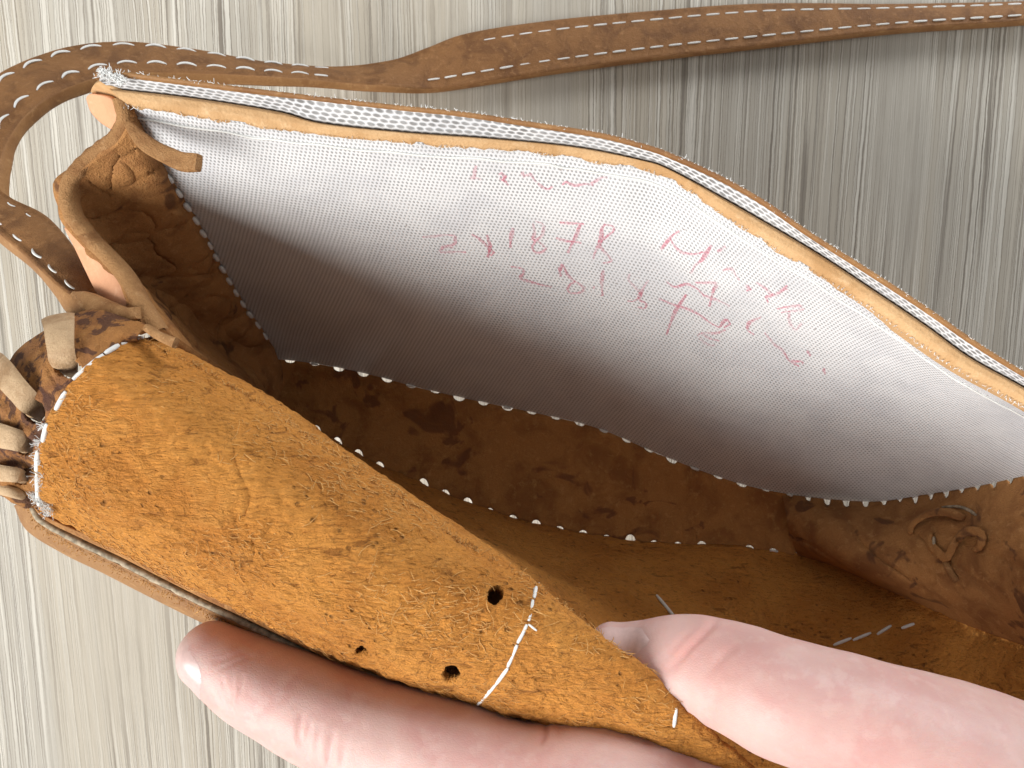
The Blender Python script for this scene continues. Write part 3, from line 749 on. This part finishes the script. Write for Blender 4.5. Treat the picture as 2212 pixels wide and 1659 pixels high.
# ------------------------------------------------------------------ laced margin at the left end of the curl
nm = 260
arc3 = FG[int(NR * 3 / 7):int(NR * 6 / 7) + 1, 0]
arc3 = resample(arc3, nm)
om = [(330, 712, 10.3), (280, 690, 10.2), (236, 674, 10.1), (200, 671, 10.0), (161, 684, 9.9), (94, 720, 9.7), (44, 757, 9.6), (14, 795, 9.5), (-12, 840, 9.4), (-28, 890, 9.3), (-38, 940, 9.2), (-40, 985, 9.2), (-34, 1030, 9.2), (0, 1064, 9.2), (62, 1088, 9.3)]
om3 = resample(PL(om), nm)
rows = []
for f in np.linspace(0, 1, 70):
    p = arc3 * (1 - f) + om3 * f
    p = p + np.array([0, 0, .25 * math.sin(math.pi * f)])
    hh = np.array([mnoise.noise((x[0] * 2.2, x[1] * 2.2, 4)) * .07 + mnoise.noise((x[0] * 6, x[1] * 6, 4)) * .03 for x in p])
    p[:, 2] += hh * min(1, f * 4)
    rows.append(p)
MG = np.array(rows); mp = PIX(MG); keep = np.ones((69, nm - 1), bool)
for hu, hv, ru, rv, ang in ((150, 796, 34, 22, 25), (78, 888, 24, 28, -30), (58, 962, 20, 20, 0), (46, 1032, 20, 13, 0)):
    d = mp - np.array([hu, hv]); ca, sa = math.cos(math.radians(ang)), math.sin(math.radians(ang))
    e = np.hypot((d[..., 0] * ca + d[..., 1] * sa) / ru, (-d[..., 0] * sa + d[..., 1] * ca) / rv)
    ins = e < 1; keep &= ~(ins[:-1, :-1] & ins[1:, :-1] & ins[:-1, 1:] & ins[1:, 1:])
    for i, j in zip(*np.where(ins)):
        t_ = np.array([hu, hv]) + d[i, j] / max(e[i, j], .05); MG[i, j] = P(t_[0], t_[1], MG[i, j, 2])
M['margin'] = leather('margin_leather', (.36, .16, .045), (.21, .085, .03), (.44, .22, .075), .8, bstr=1.0, scale=1.5, stain=(.05, .02, .018), st0=.50)
margin = grid_obj('laced_margin', MG, M['margin'], bag, .07, 0, keep=keep, label='dark stained margin with lacing holes at the left end of the curl')

def lace_wrap(center, width_px, wdir, parent, label=None):
    """a flat lace going over the edge: center = pixel path with heights, wdir = pixel direction across it"""
    c = resample(PL(center), 30)
    wv = np.array([wdir[0], -wdir[1], 0.0]); wv /= np.linalg.norm(wv)
    wpx = np.interp(np.linspace(0, 1, 30), np.linspace(0, 1, len(width_px)), width_px) * (H - c[:, 2]) / F * .43
    T = np.gradient(c, axis=0); T /= np.linalg.norm(T, axis=1)[:, None]
    S = wv - T * (T @ wv)[:, None]; S /= np.linalg.norm(S, axis=1)[:, None]
    N = np.cross(T, S); N *= np.sign(N[:, 2:3] + 1e-6)
    G = np.stack([c - S * wpx[:, None] - N * .02, c - S * wpx[:, None] * .5 + N * .012, c + S * wpx[:, None] * .5 + N * .012, c + S * wpx[:, None] - N * .02])
    o = grid_obj('lace_wrap', net_surf(G, 12, 60), M['lace'], parent, .06, 0, label=label)
    b = o.modifiers.new('split', 'EDGE_SPLIT'); b.split_angle = math.radians(40)
    return o
lace_wrap([(165, 812, 9.7), (146, 800, 10.5), (134, 770, 10.95), (130, 735, 10.9), (128, 700, 10.6), (126, 684, 10.1), (132, 690, 9.2)], [24, 30, 62, 70, 74, 70, 60], (1, -.18), margin, 'pale lace turned up over the top of the margin')
lace_wrap([(92, 902, 9.6), (78, 886, 10.4), (56, 862, 10.75), (28, 830, 10.6), (4, 802, 10.2), (-14, 786, 9.5), (-10, 795, 8.7)], [22, 36, 58, 64, 64, 60, 54], (1, -1.5), margin)
lace_wrap([(74, 968, 9.5), (60, 960, 10.2), (40, 952, 10.5), (4, 942, 10.4), (-30, 932, 9.9), (-48, 930, 9.0)], [22, 40, 56, 58, 58, 52], (.25, -1), margin)
lace_wrap([(64, 1034, 9.4), (52, 1030, 10.0), (34, 1026, 10.3), (0, 1022, 10.2), (-32, 1018, 9.7), (-48, 1018, 8.9)], [16, 28, 36, 38, 36, 34], (.1, -1), margin)
lace_wrap([(66, 1074, 9.3), (50, 1070, 9.75), (20, 1062, 9.9), (-10, 1054, 9.6), (-36, 1048, 9.1)], [12, 18, 22, 22, 18], (.1, -1), margin)

def slab(name, path, w_path, t, mat, parent, label=None, nor=(0, 0, 1)):
    """a short thick strip of leather: path with heights, width in cm along it, thickness t"""
    c = resample(PL(path), 34); ww = np.interp(np.linspace(0, 1, 34), np.linspace(0, 1, len(w_path)), w_path) * .5
    T = np.gradient(c, axis=0); T /= np.linalg.norm(T, axis=1)[:, None]; nor = np.array(nor, float)
    S = np.cross(T, nor); S /= np.linalg.norm(S, axis=1)[:, None]; N = np.cross(S, T)
    V = []; ns = 16
    for i in range(34):
        for k in range(ns):
            an = 2 * math.pi * k / ns; cx, sy = math.cos(an), math.sin(an)
            ex = math.copysign(abs(cx) ** .45, cx); ey = math.copysign(abs(sy) ** .45, sy)
            j = 1 + .10 * mnoise.noise((c[i][0] * 3 + k, c[i][1] * 3, k * 1.7))
            V.append(c[i] + S[i] * ww[i] * ex * j + N[i] * t * .5 * ey * j)
    Fc = [[i * ns + k, i * ns + (k + 1) % ns, (i + 1) * ns + (k + 1) % ns, (i + 1) * ns + k] for i in range(33) for k in range(ns)]
    Fc += [list(range(ns))[::-1], [33 * ns + k for k in range(ns)]]
    o = finish(name, mesh_from(name, np.array(V), Fc), mat, parent, label=label)
    m = o.modifiers.new('split', 'EDGE_SPLIT'); m.split_angle = math.radians(60)
    return o
# lace ends sticking out
slab('lace_end', [(278, 268, 10.35), (310, 305, 10.35), (345, 328, 10.35), (390, 348, 10.45), (430, 352, 10.55)], [.14, .26, .28, .30, .27], .16, M['cut'], bag, 'tan leather lace end lying over the lining')
slab('lace_end', [(318, 708, 10.5), (345, 726, 10.7), (380, 741, 10.8)], [.12, .13, .17], .13, M['cut'], bag, 'short leather lace end beside the curl')
slab('strap_knot', [(172, 640, 9.4), (196, 652, 9.75), (236, 674, 10.0), (270, 684, 10.1), (304, 676, 10.2)], [.10, .28, .36, .36, .2], .30, M['cut'], bag, 'folded leather end where strap meets side gusset')
# smooth outer faces of the gusset that show past its edge
def patch(name, left, right, mat, parent, label=None, dz=.06):
    l = resample(PL(left), 40); r = resample(PL(right), 40)
    G = np.stack([l, l * .65 + r * .35 + np.array([0, 0, dz]), l * .3 + r * .7 + np.array([0, 0, dz]), r])
    return grid_obj(name, net_surf(G, 16, 40), mat, parent, .08, -1, label=label)
patch('outer_face', [(138, 492, 9.45), (160, 534, 9.45), (182, 580, 9.5), (206, 628, 9.55), (232, 666, 9.7), (258, 678, 9.85)], [(176, 500, 9.8), (214, 534, 9.85), (244, 575, 9.9), (266, 612, 9.95), (284, 648, 10.0), (284, 674, 10.0)], M['pink'], side, 'smooth pinkish outer face of the side gusset')
patch('outer_face', [(186, 214, 9.8), (196, 242, 9.7), (216, 264, 9.7), (240, 280, 9.9)], [(204, 203, 10.2), (238, 212, 10.35), (256, 236, 10.35), (258, 268, 10.2)], M['pink'], side, 'small pinkish folded tab under the top corner')
patch('corner_fold', [(196, 198, 9.9), (205, 206, 9.8), (222, 214, 9.8), (240, 222, 9.8)], [(218, 178, 10.5), (236, 188, 10.5), (256, 200, 10.45), (274, 218, 10.4)], M['edge'], side)

# ------------------------------------------------------------------ shoulder strap
KEY = [  # outer edge, inner edge of the upper face, mean height, tilt (+1: inner edge higher)
    (2420, -14, 2420, 18, .55, 1), (2212, 0, 2212, 38, .5, 1), (1945, 7, 1945, 57, .5, 1), (1645, 8, 1645, 91, .45, 1), (1382, 27, 1382, 121, .45, 1),
    (1165, 49, 1165, 151, .45, 1), (1010, 74, 1000, 178, .5, 1), (925, 103, 925, 186, .6, 1), (850, 127, 845, 180, .85, 1), (760, 140, 757, 174, 1.1, 1),
    (680, 140, 678, 165, 1.5, 1), (576, 130, 576, 158, 2.1, 1), (474, 112, 474, 152, 2.6, 1), (350, 92, 352, 147, 3.2, 1), (237, 86, 252, 148, 3.8, 1),
    (135, 101, 167, 170, 4.4, 1), (55, 127, 98, 200, 5.0, 1), (-12, 163, 42, 245, 5.5, 1), (-58, 218, 4, 300, 6.0, 1), (-85, 300, -14, 352, 6.4, 1),
    (-80, 390, -10, 398, 6.9, .3), (-26, 470, 24, 424, 7.4, -.8), (60, 548, 100, 466, 8.0, -1), (124, 604, 172, 548, 8.6, -1), (180, 644, 214, 622, 9.0, -1), (230, 680, 262, 668, 9.3, -1)]
WS = 1.35
Uo = []; Li = []
for (u0, v0, u1, v1, z, s) in KEY:
    p = P(u0, v0, z); q = P(u1, v1, z); d = np.linalg.norm(p - q)
    dz = min(math.sqrt(max(WS ** 2 - d ** 2, 0)), .8)
    if z < .8: dz = min(dz, .3)
    Uo.append(P(u0, v0, max(z - s * dz / 2, .32))); Li.append(P(u1, v1, max(z + s * dz / 2, .34)))
ns_ = 420
tt = np.linspace(0, len(KEY) - 1, ns_)
Uo = cr(np.array(Uo), tt); Li = cr(np.array(Li), tt)
Tn = np.gradient((Uo + Li) / 2, axis=0); Tn /= np.linalg.norm(Tn, axis=1)[:, None]
Wd = Li - Uo; wl = np.linalg.norm(Wd, axis=1)[:, None]; Wd = Wd / wl
Nn = np.cross(Tn, Wd); Nn *= np.sign(Nn[:, 2:3]); Nn /= np.linalg.norm(Nn, axis=1)[:, None]
TH = np.interp(np.linspace(0, 1, ns_), [0, .38, .55, 1], [.30, .30, .46, .46])[:, None]
prof = []
for k in range(28):
    an = 2 * math.pi * k / 28; cx, sy = math.cos(an), math.sin(an)
    prof.append((math.copysign(abs(cx) ** .35, cx), math.copysign(abs(sy) ** .55, sy)))
ctr = (Uo + Li) / 2 - Nn * TH / 2
V = []
for i in range(ns_):
    for k, (ex, ey) in enumerate(prof):
        groove = -.05 * math.exp(-((abs(ex) - .72) / .09) ** 2) if ey > 0 else 0
        j = .014 * mnoise.noise((i * .09, k * .5, 2)) + .02 * mnoise.noise((i * .03, k * .2, 8))
        V.append(ctr[i] + Wd[i] * wl[i] * .565 * ex + Nn[i] * (TH[i, 0] * .5 * ey + groove + j))
Fc = [[i * 28 + k, i * 28 + (k + 1) % 28, (i + 1) * 28 + (k + 1) % 28, (i + 1) * 28 + k] for i in range(ns_ - 1) for k in range(28)]
Fc += [list(range(28))[::-1], [(ns_ - 1) * 28 + k for k in range(28)]]
strap = finish('shoulder_strap', mesh_from('shoulder_strap', np.array(V), Fc), M['strap'], bag, label='brown leather strap with two rows of white stitching')
strap.data.materials.append(M['outer'])
mi = [1 if (p % 28 in (0, 1, 26, 27, 12, 13, 14, 15)) and p < (ns_ - 1) * 28 else 0 for p in range(len(strap.data.polygons))]
strap.data.polygons.foreach_set('material_index', mi)
S_ = np.concatenate([[0], np.cumsum(np.linalg.norm(np.diff(ctr, axis=0), axis=1))])
for side_, fr_ in (('o', .19), ('i', .83)):
    x = .1; k = 0
    row = Uo * (1 - fr_) + Li * fr_ - Nn * .028
    while x < S_[-1] - 1.2:
        L = .46 if x > 22 else .36
        gap = .24 if x > 22 else .16
        p0 = np.array([np.interp(x, S_, row[:, a_]) for a_ in range(3)]); p1 = np.array([np.interp(x + L, S_, row[:, a_]) for a_ in range(3)])
        nn = np.array([np.interp(x + L / 2, S_, Nn[:, a_]) for a_ in range(3)])
        pu = PIX((p0 + p1) / 2)
        if -60 < pu[0] < 2270 and not (700 < pu[0] < (1030 if side_ == 'o' else 905)):
            stitch(p0, p1, nn, strap, random.uniform(.024, .031) * (1.1 if x > 22 else 1) * (.7 if pu[1] > 400 else 1), .018 if pu[1] < 400 else -.01, STA if x > 22 else ST)
        x += L + gap; k += 1

# ------------------------------------------------------------------ hand
def digit(keys, n=60):
    k = np.array([list(P(u, v, z)) + [r] for u, v, z, r in keys])
    d = resample(k, n); Q = d[:, :3]; r = d[:, 3]
    # rounded tip
    t = (Q[0] - Q[1]) / np.linalg.norm(Q[0] - Q[1]); tipQ = []; tipr = []
    for a_ in np.linspace(math.pi / 2 * .97, 0, 8)[:-1]:
        tipQ.append(Q[0] + t * r[0] * math.sin(a_) * .9); tipr.append(r[0] * math.cos(a_) + .01)
    return tube(np.concatenate([tipQ, Q]), np.concatenate([tipr, r]), 24)
DIG = [
    [(452, 1415, 9.1, .60), (530, 1462, 9.15, .74), (610, 1502, 9.2, .82), (700, 1545, 9.35, .90), (815, 1590, 9.5, .94), (980, 1645, 9.7, 1.0), (1120, 1690, 9.9, .98), (1290, 1712, 10.1, 1.12), (1440, 1752, 10.1, 1.17), (1640, 1850, 9.9, 1.3), (1900, 1960, 9.4, 1.5)],
    [(1325, 1408, 9.5, .50), (1378, 1418, 9.6, .63), (1440, 1432, 9.85, .79), (1520, 1444, 10.1, .84), (1600, 1472, 10.5, .88), (1670, 1500, 10.85, .92), (1790, 1540, 11.05, .96), (1900, 1578, 11.15, 1.03), (2030, 1628, 11.1, 1.15), (2160, 1700, 10.9, 1.4), (2330, 1850, 10.2, 1.9)],
    [(700, 1840, 7.4, .7), (900, 1850, 7.6, .85), (1200, 1880, 7.9, .95), (1500, 1930, 8.3, 1.05), (1850, 2020, 8.6, 1.3)],
    [(850, 1960, 5.8, .68), (1050, 1970, 6.0, .82), (1300, 1990, 6.4, .92), (1600, 2040, 6.9, 1.0), (1900, 2100, 7.4, 1.25)],
    [(1050, 2010, 4.4, .58), (1250, 2030, 4.7, .68), (1450, 2050, 5.2, .76), (1700, 2090, 5.8, .9), (1950, 2160, 6.4, 1.1)],
    [(1850, 1990, 9.0, 1.5), (2100, 2000, 8.9, 2.0), (2330, 2040, 8.8, 2.4), (2600, 2200, 8.6, 2.6), (2900, 2500, 8.5, 2.6)],
    [(1880, 2080, 7.2, 1.5), (2120, 2120, 7.3, 2.0), (2330, 2190, 7.5, 2.3), (2600, 2350, 8.0, 2.4)],
]
VV = []; FF = []; nv = 0
for k in DIG:
    V, Fc = digit(k); VV.append(V); FF += [[x + nv for x in f] for f in Fc]; nv += len(V)
tmp = bpy.data.objects.new('tmp', mesh_from('tmp', np.concatenate(VV), FF)); C.objects.link(tmp)
rm = tmp.modifiers.new('r', 'REMESH'); rm.mode = 'VOXEL'; rm.voxel_size = .055 * CM
sm = tmp.modifiers.new('s', 'SMOOTH'); sm.factor = .5; sm.iterations = 14
dg = bpy.context.evaluated_depsgraph_get()
hm = bpy.data.meshes.new_from_object(tmp.evaluated_get(dg)); hm.name = 'hand'
bpy.data.objects.remove(tmp)
nvt = len(hm.vertices); co = np.empty(nvt * 3); hm.vertices.foreach_get('co', co); co = co.reshape(-1, 3) / CM
no = np.empty(nvt * 3); hm.vertices.foreach_get('normal', no); no = no.reshape(-1, 3)
pp = PIX(co); flush = np.zeros(nvt); disp = np.zeros(nvt)
def z7(X, Y): return ((X * .6058) / 1.736, (1875 + Y * .6058) / 1.736)
CRE = [([z7(1490, 940), z7(1400, 985), z7(1330, 1005)], .018, 4, .12), ([z7(1560, 960), z7(1450, 1010), z7(1370, 1050)], .018, 4, .12),
       ([z7(1370, 1100), z7(1400, 1200), z7(1445, 1330)], .03, 5, .25), ([z7(1440, 1110), z7(1440, 1180), z7(1420, 1250)], .025, 4, .2), ([z7(1500, 1090), z7(1490, 1170), z7(1470, 1260)], .025, 4, .15),
       ([z7(1340, 1130), z7(1370, 1220), z7(1400, 1300)], .02, 4, .15), ([z7(1530, 1130), z7(1520, 1220)], .018, 4, .1),
       ([z7(1870, 1330), z7(1850, 1450), z7(1870, 1560)], .035, 6, .18), ([z7(1920, 1380), z7(1890, 1500), z7(1900, 1600)], .03, 5, .15), ([z7(2060, 1440), z7(2040, 1540), z7(2030, 1650)], .035, 6, .2), ([z7(2130, 1520), z7(2110, 1650)], .025, 5, .15), ([z7(1980, 1400), z7(1960, 1520), z7(1965, 1640)], .02, 4, .12),
       ([z9(440, 660), z9(370, 730), z9(280, 820), z9(180, 940)], .045, 8, .5), ([z9(320, 690), z9(240, 770), z9(150, 880)], .02, 7, .2), ([z9(560, 800), z9(480, 860), z9(400, 960)], .018, 9, .15),
       ([(1180, 1556), (1176, 1580), (1168, 1606)], .05, 7, .3), ([(1210, 1562), (1206, 1590)], .02, 6, .15)]
for pts, dep, wd, fl in CRE:
    q = resample(np.array(pts, float), 40)
    box = (pp[:, 0] > q[:, 0].min() - 60) & (pp[:, 0] < q[:, 0].max() + 60) & (pp[:, 1] > q[:, 1].min() - 60) & (pp[:, 1] < q[:, 1].max() + 60) & (no[:, 2] > -.2) & (co[:, 2] > 8)
    ii = np.where(box)[0]
    if len(ii) == 0: continue
    dd = np.sqrt(((pp[ii, None, :] - q[None]) ** 2).sum(2)); m_ = dd.min(1); am = dd.argmin(1)
    tap = np.sin(np.pi * np.clip((am + 2) / 43, 0, 1)) ** .5
    disp[ii] -= dep * np.exp(-(m_ / wd) ** 2) * tap; flush[ii] += fl * np.exp(-(m_ / (wd * 2.2)) ** 2) * tap
for u, v, r, f in ((1090, 1640, 120, .14), (640, 1420, 110, .05), (880, 1490, 110, .04), (1560, 1420, 120, .2), (2000, 1640, 180, .18), (1780, 1600, 120, .15), (480, 1370, 60, .2)):
    flush += f * np.exp(-((pp[:, 0] - u) ** 2 + (pp[:, 1] - v) ** 2) / r ** 2)
# knuckle skin: finer lines across the finger
lump = np.array([mnoise.noise((c[0] * .9, c[1] * .9, c[2] * .9)) * .035 + mnoise.noise((c[0] * 2.4, c[1] * 2.4, c[2] * 2.4)) * .012 for c in co])
co += no * (disp + lump)[:, None]
hm.vertices.foreach_set('co', (co * CM).ravel()); hm.polygons.foreach_set('use_smooth', [True] * len(hm.polygons))
at = hm.attributes.new('flush', 'FLOAT', 'POINT'); at.data.foreach_set('value', np.clip(flush, 0, .75).astype(np.float32))
hm.materials.clear(); hm.update()
hand = finish('hand', hm, M['skin'])
hand['label'] = 'pale hand pinching the curled front wall of the bag'; hand['category'] = 'hand'
HBV = BVHTree.FromPolygons([tuple(c) for c in co], [tuple(p.vertices) for p in hm.polygons])
def nail(path, widths, label):
    """a curved plate laid on the finger: centre line in picture units with rough height"""
    c = PL(path); c = resample(c, 14); rows = []
    T = np.gradient(c, axis=0); T /= np.linalg.norm(T, axis=1)[:, None]
    ww = np.interp(np.linspace(0, 1, 14), np.linspace(0, 1, len(widths)), widths)
    for i in range(14):
        loc, nor, _, _ = HBV.find_nearest(Vector(c[i])); nor = np.array(nor); S = np.cross(T[i], nor); S /= np.linalg.norm(S)
        r_ = []
        for f in np.linspace(-1, 1, 9):
            l2, n2, _, _ = HBV.find_nearest(Vector(np.array(loc) + S * f * ww[i] * .5)); r_.append(np.array(l2) + np.array(n2) * (.012 * (1 - .8 * f * f) - .0012))
        rows.append(r_)
    return grid_obj('fingernail', np.array(rows), M['nail'], hand, label=label)
nail([(392, 1392, 9.3), (402, 1425, 9.5), (424, 1462, 9.5), (444, 1496, 9.4)], [.4, .6, .58, .12], 'nail of the index finger')
nail([(1262, 1372, 9.8), (1300, 1362, 10.1), (1345, 1366, 10.25), (1390, 1378, 10.4)], [.4, .6, .58, .10], 'nail of the thumb')
